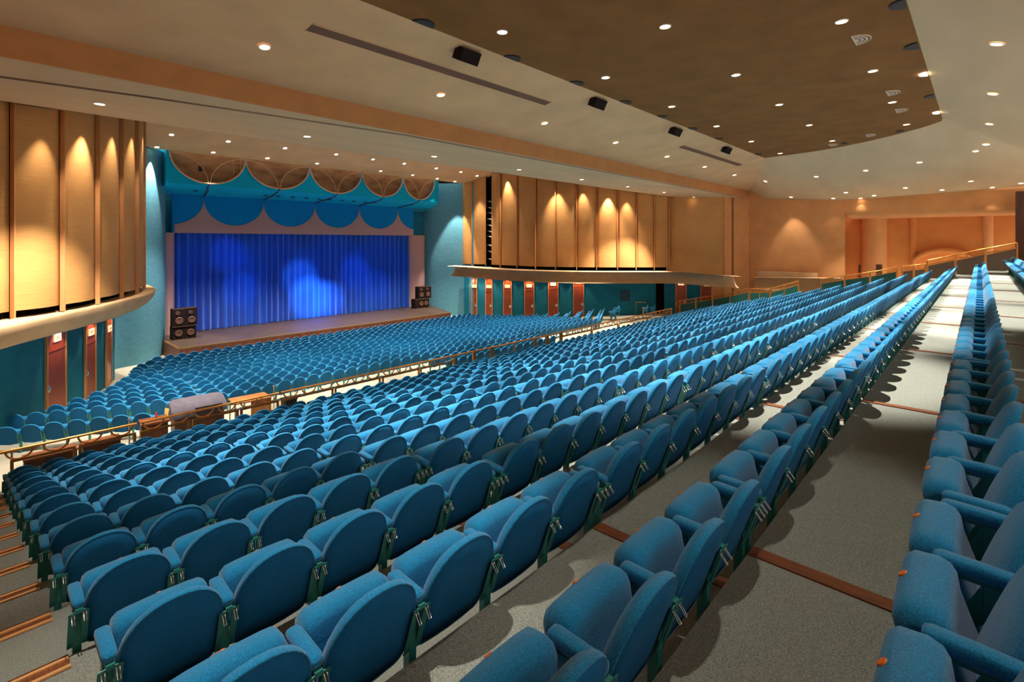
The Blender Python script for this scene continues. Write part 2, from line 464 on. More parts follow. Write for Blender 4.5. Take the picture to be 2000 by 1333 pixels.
# ------------------------------------------------------------------ ceilings and beam
ZB = 4.8
BRE = [(30.77, 9.), (30.63, 7.73), (30.41, 6.6), (29.80, 5.06), (29.06, 3.91), (28.19, 2.85), (27.17, 1.8), (26.2, 1.12)]
c = MB(); c.v = [(3.7, 9., ZB), (8.3, 1.07, ZB), (17, 1.07, ZB), (23, 1.07, ZB), (25.6, 1.07, ZB)] + [(x, y, ZB) for x, y in BRE[::-1]]; c.f = [tuple(range(len(c.v)))]; c.m = [0]; c.smooth = [False]
struct('ceiling', c, 'brown_ceil')
c = MB()
rows = []
for t in [i / 6 for i in range(7)]:
    y = 9. + (13.3 - 9.) * t; z = ZB + (4.04 - ZB) * t
    xl = 3.7 + (-3 - 3.7) * t; xr = 30.77 + (41.86 - 30.77) * t
    rows.append([(xl + (xr - xl) * i / 12, y, z) for i in range(13)])
c.grid(rows)
struct('ceiling_front_slope', c, 'cream')
inner = BRE + [(25.6, 1.07), (23, 1.07), (17, 1.07), (8.3, 1.07)]
outer = [(41.86, 13.3, 4.04), (41.5, 12.1, 3.34), (41.5, 10.0, 3.15), (41.5, 7.5, 2.95), (41.5, 5.0, 2.98), (41.5, 2.4, 3.06), (41.5, -.2, 3.16), (41.3, -2.5, 3.25), (38, -4, 3.45), (30, -4, 3.45), (20, -4, 3.45), (-3, -4, 3.45)]
def refine(p, n=5):
    q = []
    for a, b in zip(p[:-1], p[1:]):
        q += [tuple(u + (w - u) * i / n for u, w in zip(a, b)) for i in range(n)]
    return q + [p[-1]]
I, O = refine(inner), refine(outer)
c = MB(); rows = []
for t in [i / 8 for i in range(9)]:
    rows.append([(a[0] + (b[0] - a[0]) * t, a[1] + (b[1] - a[1]) * t, ZB + (b[2] - ZB) * (t + min(1, j / 8) * .18 * t * (1 - t))) for j, (a, b) in enumerate(zip(I, O))])
c.grid(rows)
struct('ceiling_side_slope', c, 'cream2')
c = MB(); c.quad((3.7, 9., ZB), (-3, 13.3, 4.04), (-3, -4, 3.45), (8.3, 1.07, ZB))
struct('ceiling_left_slope', c, 'cream')
c = MB()
c.grid([[(-3, 13.3, z), (41.86, 13.3, z)] for z in (4.06, 3.46)], 0, False)
c.grid([[(-3, y, 3.46), (41.86, y, 3.46)] for y in (13.3, 13.36)], 0, False)
struct('beam', c, 'beam')
AP = [(13.36, 3.46), (14.2, 3.43), (15.5, 3.42), (16.6, 3.45), (17.6, 3.51), (20, 3.94), (22, 4.36), (24, 4.75), (26, 5.15), (28, 5.54), (30.4, 5.97)]
BP = [(30.4, 5.97), (31.4, 5.66), (32.6, 5.36), (33.5, 5.19)]
def zprof(y):
    P = AP + BP[1:]
    for (a, za), (b, zb) in zip(P[:-1], P[1:]):
        if a <= y <= b: return za + (zb - za) * (y - a) / (b - a)
    return P[0][1] if y < P[0][0] else P[-1][1]
c = MB(); c.grid([[(-3 + 45 * i / 10, y, z) for i in range(11)] for y, z in AP], 0, True)
struct('ceiling_stage_slope', c, 'cream2')
c = MB(); c.grid([[(-3 + 45 * i / 10, y, z) for i in range(11)] for y, z in BP + [(33.52, 5.6)]], 0, False)
struct('ceiling_stage_edge', c, 'cream')
t3 = MB()
for dy in (0, .10):
    t3.tube([(-3, 15.4 + dy, 3.418), (2.9, 14.3 + dy, 3.424), (9.5, 13.5 + dy, 3.452), (41, 13.42 + dy, 3.456)], .012, 4)
struct('trim_3', t3, 'grille')

c = MB(); c.quad((XL, -4, -2), (42, -4, -2), (42, -4, .5), (XL, -4, .5)); struct('wall_back_baffle', c, 'tanwall')  # unseen low wall, added to keep the world fill off the seats; open above
# ------------------------------------------------------------------ side walls, ledges, woven panels
def nrm(P, i):
    a, b = P[max(i - 1, 0)], P[min(i + 1, len(P) - 1)]
    tx, ty = b[0] - a[0], b[1] - a[1]; l = math.hypot(tx, ty)
    return ty / l, -tx / l
def spline(P, n=4):
    Q = []
    for i in range(len(P) - 1):
        p0 = P[max(i - 1, 0)]; p1 = P[i]; p2 = P[i + 1]; p3 = P[min(i + 2, len(P) - 1)]
        for k in range(n):
            t = k / n
            Q.append(tuple(.5 * (2 * b + (c_ - a) * t + (2 * a - 5 * b + 4 * c_ - d) * t * t + (3 * b - a - 3 * c_ + d) * t ** 3) for a, b, c_, d in zip(p0, p1, p2, p3)))
    return Q + [P[-1]]
def ledge(name, lip, sgn, prof=((1.5, .0), (.03, .0), (0, -.03), (.0, -.10), (.06, -.28), (.2, -.48), (.42, -.66), (.75, -.80), (1.0, -.86))):
    L = spline(lip); rows = []
    for off, dz in prof:
        r = []
        for i, p in enumerate(L):
            nx, ny = nrm(L, i)
            r.append((p[0] + sgn * nx * off, p[1] + sgn * ny * off, p[2] + dz))
        rows.append(r)
    c_ = MB(); c_.grid(rows, 0, True)
    return struct(name, c_, 'ledge')
LIPR = [(28.45, 33.3, -2.02), (29.05, 31.8, -2.06), (29.4, 30.3, -2.1), (29.55, 28.8, -2.13), (29.55, 27.2, -2.15), (29.75, 25.4, -2.15), (30.25, 23.6, -2.15), (31.0, 22.0, -2.15), (31.9, 20.7, -2.15), (33.0, 19.5, -2.15), (34.0, 18.4, -2.15), (35.0, 17.4, -2.15), (35.9, 16.6, -2.17)]
ledge('ledge_right', LIPR, 1)
ledge('ledge_right_rear', [(35.9, 16.6, -2.17), (36.8, 15.5, -2.28), (37.7, 14.5, -2.40), (38.6, 13.4, -2.48)], 1)
LIPL = [(-2.2, 16.6, -2.17), (-.6, 17.3, -2.15), (.46, 18.26, -2.15), (1.79, 20.3, -2.15), (3.3, 22.5, -2.15), (4.6, 24.6, -2.15), (5.45, 26.7, -2.15), (5.85, 28.6, -2.15), (5.92, 30.5, -2.13), (5.5, 32.6, -2.1)]
ledge('ledge_left', LIPL, -1)

FINR = [(36.5, 17.55), (35.5, 18.25), (34.55, 19.25), (33.6, 20.3), (32.5, 21.45), (31.65, 22.7), (30.95, 24.2), (30.45, 25.8), (30.3, 27.65), (30.35, 29.6), (30.3, 30.7)]
FINR2 = [(30.36, 31.4), (29.83, 32.6), (29.58, 33.6)]
FINL = [(-1.9, 18.55), (-.55, 18.9), (.71, 19.73), (1.82, 20.63), (2.85, 22.1), (3.78, 23.83), (4.55, 25.46), (5.25, 27.9), (5.35, 30.2), (5.0, 32.3)]
def woven(P, i, sgn, label, group):
    a, b = P[i], P[i + 1]; org = ((a[0] + b[0]) / 2, (a[1] + b[1]) / 2, -1.93)
    tx, ty = b[0] - a[0], b[1] - a[1]; l = math.hypot(tx, ty); tx /= l; ty /= l
    nx, ny = -ty * sgn, tx * sgn          # towards the hall
    r = thing('acoustic_panel', label, 'wall panel', org, group)
    mb = MB(); rows = []
    n = 8
    for side in (0, 1):
        for q in range(n + 1):
            u = q / n if side == 0 else 1 - q / n
            s_ = .045 + (l - .09) * u; bu = .13 * (1 - (2 * u - 1) ** 2) - (0 if side == 0 else .05)
            x, y = a[0] + tx * s_ + nx * bu, a[1] + ty * s_ + ny * bu
            zt = zprof(y) - .02
            rows.append([(x, y, z) for z in (-1.93, -.5, 1., 2.5, zt)])
    rows.append(rows[0])
    mb.grid(rows if sgn > 0 else rows[::-1], 0, True)
    part('board', mb, 'weave', r, org)
    f = MB()
    for e, p in ((0, a),):
        x, y = p[0] + nx * .06, p[1] + ny * .06
        zt = zprof(y) - .02
        f.box((x, y, (zt - 2.12) / 2), (.045, .13, zt + 2.12), math.atan2(ty, tx), 0)
    part('fin', f, 'beam', r, org, 'slim copper-toned fin')
    return r
NP = len(FINR) - 1
for i in range(NP):
    lab = ['woven golden panel at the corner next to the plain tan wall', 'woven golden panel, second from the tan wall corner'][i] if i < 2 else 'tall woven golden panel on the right wall, %s from the tan corner' % ordn(i + 1)
    woven(FINR, i, 1, lab, 'woven panels above the right ledge')
woven(FINR2, 0, 1, 'narrow woven golden panel between the dark lighting slot and the last panel', 'woven panels above the right ledge')
woven(FINR2, 1, 1, 'narrow woven golden panel touching the pale blue column right of stage', 'woven panels above the right ledge')
for i in range(len(FINL) - 1):
    woven(FINL, i, -1, 'tall woven golden panel on the left wall, %s from the picture edge' % ordn(max(i - 0, 1)) if i > 0 else 'woven golden panel beyond the left picture edge', 'woven panels above the left ledge')
# dark hollow behind the panels
def wallstrip(name, P, z0, z1, m, off=0., sgn=1, sm=True, z0f=None, z1f=None):
    c_ = MB(); r0 = []; r1 = []
    for i, p in enumerate(P):
        nx, ny = nrm(P, i)
        x, y = p[0] + sgn * nx * off, p[1] + sgn * ny * off
        r0.append((x, y, z0f(x, y) if z0f else z0)); r1.append((x, y, z1f(x, y) if z1f else z1))
    c_.grid([r0, r1], 0, sm)
    return struct(name, c_, m)
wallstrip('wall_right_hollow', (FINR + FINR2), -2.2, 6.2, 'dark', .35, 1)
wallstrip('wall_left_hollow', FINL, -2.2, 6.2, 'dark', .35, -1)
RW = [(29.6, 33.4), (29.95, 32.35), (30.6, 31.2), (31.2, 29.6), (32.0, 27.9), (33.2, 26.3), (34.5, 24.4), (38.7, 19.2), (39.9, 14.6)]
wallstrip('wall_right_lower', RW, -6.6, -2.1, 'teal', sm=False)
LW = [(-1.9, 19.4), (-.6, 20.2), (.42, 21.2), (1.26, 22.7), (1.96, 24.3), (3.18, 26.5), (4.07, 28.5), (4.6, 30.2), (4.7, 31.5), (4.6, 32.2)]
wallstrip('wall_left_lower', LW, -6.6, -2.1, 'teal', sm=False)
wallstrip('wall_left', [(-1.9, -4), (-1.9, 19.5)], -6.6, 4.1, 'tanwall')
BR = spline([(29.85, 32.4), (29.55, 33.75), (28.75, 35.0), (27.88, 36.2), (27.8, 37.6)])
BL = spline([(4.4, 31.8), (5.0, 32.6), (6.3, 33.1), (7.4, 34.5), (7.95, 36.2), (7.97, 37.6)])
wallstrip('wall_stage_right', BR, -6.6, 5.25, 'bluewall')
wallstrip('wall_stage_left', BL, -6.6, 5.25, 'bluewall')
# tan wall at the rear right, column, right wall
wallstrip('wall_right_tan', [(37.0, 18.0), (36.57, 17.6), (37.7, 16.1), (39.1, 14.3)], -2.6, 3.6, 'weave')
c = MB(); c.prism([(39.0, 14.24), (39.72, 13.96), (40.2, 15.1), (39.4, 15.4)], -6.2, 4.5, 'z'); struct('column_1', c, 'tanwall')
c = MB(); c.prism([(39.93, 13.88), (41.5, 13.26), (42.1, 14.6), (40.4, 15.0)], -6.2, 4.5, 'z'); struct('column_2', c, 'tanwall')
c = MB(); c.quad((39.8, 14.2, -6.2), (40.1, 14.1, -6.2), (40.1, 14.1, 4.5), (39.8, 14.2, 4.5)); struct('column_gap', c, 'dark')
c = MB(); c.quad((41.5, 6.9, -6.3), (41.5, 13.4, -6.3), (41.5, 13.4, 4.3), (41.5, 6.9, 4.3)); struct('wall_right', c, 'tanwall')
ledge('ledge_wall', [(40.75, 12.5, -2.66), (40.75, 9.5, -2.55), (40.75, 6.95, -2.45)], 1, ((.9, 0), (.02, 0), (0, -.03), (.05, -.2), (.2, -.5), (.5, -.8), (.8, -.95)))
c = MB(); c.bx((40.95, 8.5, -2.62), (41.15, 12.45, -2.22)); struct('parapet', c, 'ledge')
# recess at the far right
c = MB()
c.quad((44, -4, -4), (44, 7.4, -4), (44, 7.4, 2.2), (44, -4, 2.2))
c.quad((41.5, 6.9, -6), (44, 7.35, -6), (44, 7.35, 2.2), (41.5, 6.9, 2.2))
struct('wall_recess', c, 'peach2')
c = MB(); rows = []
for dx, z in ((2.5, 1.66), (.5, 1.66), (.18, 1.72), (.03, 1.9), (0, 2.2), (0, 3.4)):
    r = [(41.5 + dx, -4, z)]
    for q in range(8):
        t = pi / 2 * q / 7
        r.append((41.5 + dx + .25 * (1 - math.cos(t)), 6.75 + .75 * math.sin(t) * (z - 1.2) / 2.2, z))
    rows.append(r)
c.grid(rows); struct('wall_bulkhead', c, 'tanwall')
def halfcol(name, y0, y1, x, z0, z1, m):
    c_ = MB(); rows = []; cy = (y0 + y1) / 2; r = (y1 - y0) / 2
    for z in (z0, z1):
        rows.append([(x - min(r, .7) * math.sin(t), cy - r * math.cos(t), z) for t in [pi * q / 14 for q in range(15)]])
    c_.grid(rows); struct(name, c_, m)
halfcol('column_3', 4.8, 6.33, 44, -5, 1.66, 'tanwall')
halfcol('column_4', 3.14, 3.57, 44, -5, 1.66, 'peach2')
halfcol('column_5', -.62, -.12, 44, -5, 1.66, 'tanwall')
c = MB(); rows = []
for t in [pi * q / 20 for q in range(21)]:
    cy, cz = 1.75, -1.6
    rows.append([(x, cy + ry * math.cos(t), cz + rz_ * math.sin(t)) for x, ry, rz_ in ((44, 1.75, 1.22), (43.5, 1.75, 1.22), (43.5, 1.45, .85), (44, 1.45, .85))])
c.grid(rows, 0, True); struct('trim_4', c, 'peach2')
c = MB(); c.bx((40.0, -4, -1.9), (40.3, -1.5, 2.85)); c.bx((39.95, -1.56, -1.9), (40.35, -1.46, 2.85)); struct('wall_return', c, 'darkwood')
for i, (y, z, lab) in enumerate(((6.24, -2.05, 'slim dark box standing on the ledge beside the large round pilaster'), (5.12, -2.0, 'wider dark box in front of the large round pilaster'))):
    b = MB(); b.box((0, 0, .45), (.18, .14 if i == 0 else .34, .9)); b.box((0, 0, .02), (.22, .2 if i == 0 else .4, .04))
    solo('wall_box', b, 'darkwood', lab, 'box', (42.8, y, z - .45), None)

# ------------------------------------------------------------------ doors and exit signs
def text_mesh(name, body, size, m, extrude=.004):
    cu = bpy.data.curves.new(name, 'FONT'); cu.body = body; cu.size = size; cu.extrude = extrude; cu.align_x = 'CENTER'; cu.align_y = 'CENTER'
    t = bpy.data.objects.new(name, cu); COL.objects.link(t)
    dg = bpy.context.evaluated_depsgraph_get()
    me = bpy.data.meshes.new_from_object(t.evaluated_get(dg)); me.name = name
    bpy.data.objects.remove(t); me.materials.clear(); me.materials.append(M[m])
    return me
EXIT = text_mesh('lettering', 'EXIT', .17, 'signred')
def door(n, p0, p1, zb, zl, zt, sgn, handle_at=1, header=True):
    tx, ty = p1[0] - p0[0], p1[1] - p0[1]; l = math.hypot(tx, ty); a = math.atan2(ty, tx)
    nx, ny = (-ty / l * sgn, tx / l * sgn)
    org = ((p0[0] + p1[0]) / 2 + nx * .02, (p0[1] + p1[1]) / 2 + ny * .02, zb)
    d = bpy.data.objects.new('door_%d' % n, None); COL.objects.link(d); d['kind'] = 'structure'
    d.location = (org[0], org[1], org[2] + ZC); d.rotation_euler = (0, 0, a if sgn < 0 else a + pi)      # local -y looks into the hall
    b = MB(); b.box((0, -.02, (zl - zb) / 2), (l - .06, .05, zl - zb - .02)); part('door_leaf', b, 'door', d)
    b = MB(); b.box((0, -.02, (zl + zt) / 2 - zb), (l - .06, .05, zt - zl - .02)); b.box((0, -.055, zl - zb), (l - .06, .03, .03)); part('header_panel', b, 'door', d)
    b = MB()
    for sx in (-1, 1): b.box((sx * l / 2, -.03, (zt - zb) / 2), (.05, .08, zt - zb))
    part('door_frame', b, 'tanwall', d)
    b = MB(); h = handle_at
    b.lathe([(.0, 0), (.13, 0), (.13, .012), (.10, .02), (.0, .022)], (0, 0, 0), 14, 0, True, 'y')
    b.v = [(x * .8 + h * (l / 2 - .14), -.045 - y, z + 1.05) for x, y, z in b.v]
    part('push_plate', b, 'steel', d)
    return d, l, a, org, sgn
SN = ORD
def exit_sign(org, a, sgn, z, lab, m='sign'):
    rz = a if sgn < 0 else a + pi
    o_ = (org[0] + math.sin(rz) * .03 * 1, org[1] - math.cos(rz) * .03, z)
    t = thing('exit_sign', lab, 'sign', o_, 'lit exit signs', rz)
    b = MB(); b.box((0, -.03, 0), (.46, .06, .26)); part('sign_box', b, m, t)
    e = link('lettering', EXIT, t, (0, -.062, 0)); e.rotation_euler = (pi / 2, 0, 0)
NAMES = {'A': 'nearest the stage'}
RD = [((29.86, 32.61), (30.04, 32.19), -4.28), ((30.44, 31.49), (30.7, 30.94), -4.28), ((31.07, 29.93), (31.36, 29.26), -4.2), ((31.85, 28.23), (32.27, 27.54), -4.11), ((32.99, 26.58), (33.46, 25.91), -3.95), ((34.19, 24.86), (34.69, 24.17), -3.75)]
RDOORS = []
for i, (p0, p1, zl) in enumerate(RD):
    zb = ofz(p0[1])
    d, l, a, org, s_ = door(i + 4, p1, p0, zb, zl, -2.85, 1, 1)
    RDOORS.append((org, a))
    exit_sign((org[0], org[1]), a, s_, zl + .42, 'glowing exit sign over the %s red door on the right wall, counted from the stage' % SN[i + 1])
LD = [((1.68, 23.67), (2.28, 24.87), -3.85), ((3.01, 26.2), (3.42, 27.04), -4.1), ((3.96, 28.25), (4.25, 29.07), -4.31)]
LDOORS = []
for i, (p0, p1, zl) in enumerate(LD):
    d, l, a, org, s_ = door(i + 1, p0, p1, ofz(p0[1]), zl, -2.85, -1, -1)
    LDOORS.append((org, a))
    exit_sign((org[0], org[1]), a, s_, zl + .42, ['glowing exit sign over the left wall door closest to the camera', 'glowing exit sign over the middle red door on the left wall', 'glowing exit sign over the left wall door closest to the stage'][i])
for i, (p0, p1, lab) in enumerate((((38.98, 18.12), (39.19, 17.31), 'small lit exit sign over the first red door left of the tan column'), ((39.47, 16.25), (39.69, 15.4), 'small yellow exit sign over the red door beside the tan column'))):
    d, l, a, org, s_ = door(10 + i, p1, p0, -5.9, -3.45, -2.85, 1)
    exit_sign((org[0] - .1, org[1] - .05), a, s_, -3.35, lab, 'sign' if i == 0 else 'greensign')
c = MB(); c.box((38.62, 19.22, -4.5), (.8, .06, 3.0), math.atan2(-5.2, 4.2)); struct('door_12', c, 'dark')
exit_sign((38.2, 19.7), math.atan2(5.2, -4.2), 1, -3.2, 'small yellow exit sign above the dark doorway in the teal corner', 'greensign')
b = MB(); b.box((0, 0, 0), (.8, .05, .85)); b.box((0, -.03, 0), (.7, .02, .75))
solo('wall_hatch', b, 'darkblue', 'dark blue square hatch on the teal wall under the right ledge', 'hatch', (36.78, 21.48, -4.45), None, math.atan2(-5.2, 4.2))
# small lamps under the ledges
# ------------------------------------------------------------------ stage, proscenium, curtain
SZ = -5.7
SX0, SX1, SYF, SYB = 7.5, 26.4, 31.4, 38.5
c = MB(); c.quad((SX0, SYF, SZ), (SX1, SYF, SZ), (28.3, 36.8, SZ), (28.3, SYB, SZ), (SX0, SYB, SZ))
struct('floor_stage', c, 'stage_top')
c = MB(); c.quad((SX0, SYF, -6.6), (SX1, SYF, -6.6), (SX1, SYF, SZ), (SX0, SYF, SZ)); c.quad((SX0, SYB, -6.6), (SX0, SYF, -6.6), (SX0, SYF, SZ), (SX0, SYB, SZ)); c.quad((SX1, SYF, -6.6), (28.3, 36.8, -6.6), (28.3, 36.8, SZ), (SX1, SYF, SZ))
struct('wall_stage_front', c, 'stage_front')
c = MB(); c.bx((SX0 - .03, SYF - .04, SZ - .05), (SX1, SYF + .05, SZ + .012)); c.bx((SX0 - .03, SYF, SZ - .05), (SX0 + .06, 34.2, SZ + .012)); struct('trim_5', c, 'brass')
# pilasters
c = MB(); rows = []
for z in (SZ, .60):
    rows.append([(26.93 - .98 * math.cos(t), 36.95 - .55 * math.sin(t), z) for t in [pi * q / 14 for q in range(15)]])
c.grid(rows); struct('column_right', c, 'pink')
c = MB(); rows = []
for z in (SZ, .58):
    rows.append([(8.05 - .45 * math.cos(t), 36.6 - .4 * math.sin(t), z) for t in [pi * q / 10 for q in range(11)]])
c.grid(rows); struct('column_left', c, 'pink')
# lintel with scallops
LP = [6.38, 10.02, 13.67, 17.33, 20.98, 24.62, 28.27]
def scal(x, P, ztop, depth):
    for a, b in zip(P[:-1], P[1:]):
        if a <= x <= b:
            u = (2 * x - a - b) / (b - a)
            return ztop - depth * math.sqrt(max(0, 1 - u * u))
    return ztop
c = MB(); c.bx((8.3, 36.25, .58), (26.25, 36.45, 3.05)); struct('wall_lintel', c, 'lintel')
c = MB(); xs = sorted(set([8.42 + (26.22 - 8.42) * i / 240 for i in range(241)] + [p for p in LP if 8.42 < p < 26.22] + [p + d for p in LP for d in (-.03, .03, .1, -.1) if 8.42 < p + d < 26.22]))
r0 = [(x, 36.21, .58) for x in xs]; r1 = [(x, 36.21, scal(x, LP, 2.74, 1.64)) for x in xs]; r2 = [(x, 36.25, q[2]) for x, q in zip(xs, r1)]
c.grid([[(x, 36.6, .56) for x in xs], r0, r1, r2], 0, False); struct('trim_6', c, 'pink')
c = MB(); c.bx((26.2, 36.9, .5), (28.2, 37.2, 3.3)); c.bx((7.6, 36.9, .5), (8.5, 37.2, 3.3)); c.bx((26.2, 36.3, 2.7), (28.2, 36.9, 3.05)); struct('wall_recess_stage', c, 'teal')
# hanging scalloped fascia and soffit
FP = [7.58, 11.62, 15.73, 19.72, 23.34, 26.5]
FD = [1.73, 1.72, 1.72, 1.70, 1.72]
def fz(x):
    for i, (a, b) in enumerate(zip(FP[:-1], FP[1:])):
        if a <= x <= b:
            u = (2 * x - a - b) / (b - a); return 5.21 - FD[i] * math.sqrt(max(0, 1 - u * u))
    return 5.25
xs = sorted(set([7.5 + (26.9 - 7.5) * i / 260 for i in range(261)] + FP + [p + d for p in FP for d in (-.02, .02, .07, -.07, .15, -.15)]))
c = MB(); zb = lambda x: 3.36
c.grid([[(x, 33.62, zb(x)) for x in xs], [(x, 33.6, max(fz(x), 3.40)) for x in xs], [(x, 33.78, max(fz(x), 3.40)) for x in xs]], 0, False)
ex = lambda x, y: x + max(0, (x - 25.5) / 1.4) * (y - 33.62) / 2.64 * 1.1
c.grid([[(ex(x, y), y, z) for x in xs] for y, z in ((36.26, 2.97), (35., 3.10), (34.1, 3.22), (33.62, 3.36))], 0, True)
c.quad((7.5, 33.6, 3.36), (7.5, 36.6, 2.95), (7.5, 36.6, 6), (7.5, 33.6, 6)); c.quad((26.9, 33.6, 3.36), (28.0, 36.3, 2.95), (28.0, 36.3, 6), (26.9, 33.6, 6))
struct('wall_stage_fascia', c, 'cyan')
c = MB(); c.grid([[(x, 33.95, 3.3) for x in (7.5, 17, 27.0)], [(x, 33.95, 5.6) for x in (7.5, 17, 27.0)]], 0, False); struct('wall_stage_recess', c, 'recess')
c = MB()
for i, (a, b) in enumerate(zip(FP[:-1], FP[1:])):
    P = []
    for q in range(41):
        t = pi * q / 40; P.append(((a + b) / 2 - (b - a) / 2 * math.cos(t), 33.58, 5.21 - FD[i] * math.sin(t)))
    c.tube(P, .045, 6)
struct('trim_7', c, 'pinkrim')
# hanging arc wires
for i, (a, b) in enumerate(zip(FP[:-1], FP[1:])):
    m = (a + b) / 2; c = MB()
    for sx in (-1, 1):
        x1 = a if sx < 0 else b
        P = [(m + (x1 - m) * (1 - math.cos(t)) * 1.0, 33.5 + .35 * (1 - math.sin(t)), 5.15 - (FD[i] - .05) * (1 - math.sin(t))) for t in [pi / 2 * q / 12 for q in range(13)]]
        c.tube([(m + (x1 - m) * .03, 33.52, 5.21 - FD[i])] + [(m + (x1 - m) * (.03 + .93 * (1 - math.cos(t))), 33.62, 5.21 - FD[i] + (FD[i] - .08) * math.sin(t)) for t in [pi / 2 * q / 14 for q in range(15)]], .022, 6)
    o_ = (m, 33.6, 3.5); 
    r = thing('hanging_cable', 'pair of tan cable loops hanging in the %s brown scallop from the left' % ORD[i + 1], 'cable', o_, 'cable loops in the brown scallops')
    part('loop', c, 'wire', r, o_)
    lp = LP[i + 1] if i < 5 else LP[5]
    s_ = MB(); s_.tube([(m, 33.54, 5.19 - FD[i]), (m - .05, 33.75, 3.30), (m + (lp - m) * .4, 34.5, 3.12), (m + (lp - m) * .8, 35.5, 3.0), (lp, 36.15, 2.88)], .05, 6)
    part('strap', s_, 'purple', r, o_, 'dark purple strap')
b = MB()
for x in (-.21, .21): b.tube([(x, 0, -.5), (x, 0, .5)], .018, 6)
for z in (-.3, -.02, .26): b.tube([(-.21, 0, z), (.21, 0, z)], .014, 6)
solo('ladder', b, 'wire', 'small pale ladder standing inside the leftmost brown scallop', 'ladder', (11.2, 33.86, 4.65))
b = MB(); b.box((0, 0, 0), (.16, .12, .34)); b.box((0, -.07, .08), (.08, .03, .1))
solo('stage_speaker', b, 'black', 'small black box mounted inside the leftmost brown scallop', 'speaker', (9.2, 33.83, 4.36))
DOTS = [9.18, 13.27, 14.08, 15.04, 16.02, 17.0, 17.81, 18.78, 19.72, 20.7, 21.51, 25.06]
for i, x in enumerate(DOTS):
    b = MB(); b.lathe([(.13, 0), (.13, .03), (.06, .04), (.05, .01)], (0, 0, -.03), 12)
    solo('soffit_light', b, 'black', 'unlit black recessed light in the blue soffit, %s from the left' % ORD[i + 1], 'downlight', (x, 34.8, 3.11), 'black lights in the blue soffit')
# curtain
c = MB(); n = 520; top = []; bot = []; mid = []; rng = random.Random(3)
ph = 0; X0c, X1c = 8.35, 26.3
pts = []
x = X0c; i = 0
wv = [rng.uniform(.75, 1.35) for _ in range(200)]
for i in range(n + 1):
    u = i / n; x = X0c + (X1c - X0c) * u
    ph += (X1c - X0c) / n / .235 * 2 * pi * .5 * wv[int(u * 150)]
    s_ = math.sin(ph) * .15 + math.sin(ph * .37 + 1) * .07 + math.sin(ph * 2.1) * .025
    pts.append((x, s_))
c.grid([[(x, 36.72 + s_ * k, z) for x, s_ in pts] for z, k in ((.66, .45), (-.6, .8), (-2.5, 1.), (-4.5, 1.1), (SZ + .02, 1.25))], 0, True)
r = thing('stage_curtain', 'blue pleated velvet curtain closing the stage under the scalloped lintel', 'curtain', (17.3, 36.7, SZ))
part('drape', c, 'curtain', r, (17.3, 36.7, SZ))
c = MB(); c.grid([[(x, 36.72 + s_ * 1.27 - .012, z) for x, s_ in pts] for z in (SZ + .28, SZ + .02)], 0, True); part('hem', c, 'curtain', r, (17.3, 36.7, SZ))
c = MB(); c.quad((3, 37.6, -6.6), (33, 37.6, -6.6), (33, 37.6, 6), (3, 37.6, 6)); struct('wall_stage_back', c, 'dark')

# loudspeaker stacks on the stage
def cone(mb, x, y, z, r, mi=1):
    mb.lathe([(r, 0), (r * 1.0, -.02), (r * .86, -.03), (r * .35, .05), (r * .3, .03), (.005, .01)], (x, y, z), 18, mi, True, 'y')
def cabinet(lab, org, w, d, h, cones, rz, grp, name='loudspeaker'):
    r = thing(name, lab, 'speaker', org, grp, rz)
    b = MB(); b.box((0, 0, h / 2), (w, d, h)); b.box((0, -d / 2 - .006, h / 2), (w - .06, .012, h - .06)); part('cabinet', b, 'spk', r)
    for x, z, rad in cones:
        q = MB(); cone(q, x, -d / 2 - .015, z, rad, 0); part('cone', q, 'cone', r)
    q = MB(); q.box((0, -d / 2 - .003, h - .012), (w, .02, .024)); q.box((0, -d / 2 - .003, .012), (w, .02, .024)); part('edge_trim', q, 'grille', r)
G = 'loudspeakers in stacks at the stage sides'
cabinet('wide black bass speaker with two round cones at the stage left corner', (8.45, 34.45, SZ), 1.2, .62, .76, [(-.29, .38, .19), (.31, .38, .19)], 0, G)
cabinet('black speaker on the left stage stack, left one of the upper two', (8.17, 34.35, SZ + .76), .66, .5, 1.05, [(-.08, .80, .11), (0, .36, .20)], 0, G)
cabinet('black speaker on the left stage stack, right one of the upper two', (8.80, 34.35, SZ + .76), .58, .5, 1.07, [(-.06, .80, .10), (0, .36, .19)], 0, G)
cabinet('wide black bass speaker with two round cones on the stage beside the pink pilaster', (26.4, 35.5, SZ), 1.45, .6, .8, [(-.1, .40, .2), (.42, .40, .2)], 0, G)
cabinet('black speaker on the right stage stack, left one of the upper two', (26.35, 35.45, SZ + .8), .66, .5, 1.05, [(-.06, .80, .11), (0, .36, .2)], 0, G)
cabinet('black speaker on the right stage stack, right one of the upper two', (27.03, 35.45, SZ + .8), .66, .5, 1.03, [(-.06, .80, .11), (0, .36, .2)], 0, G)

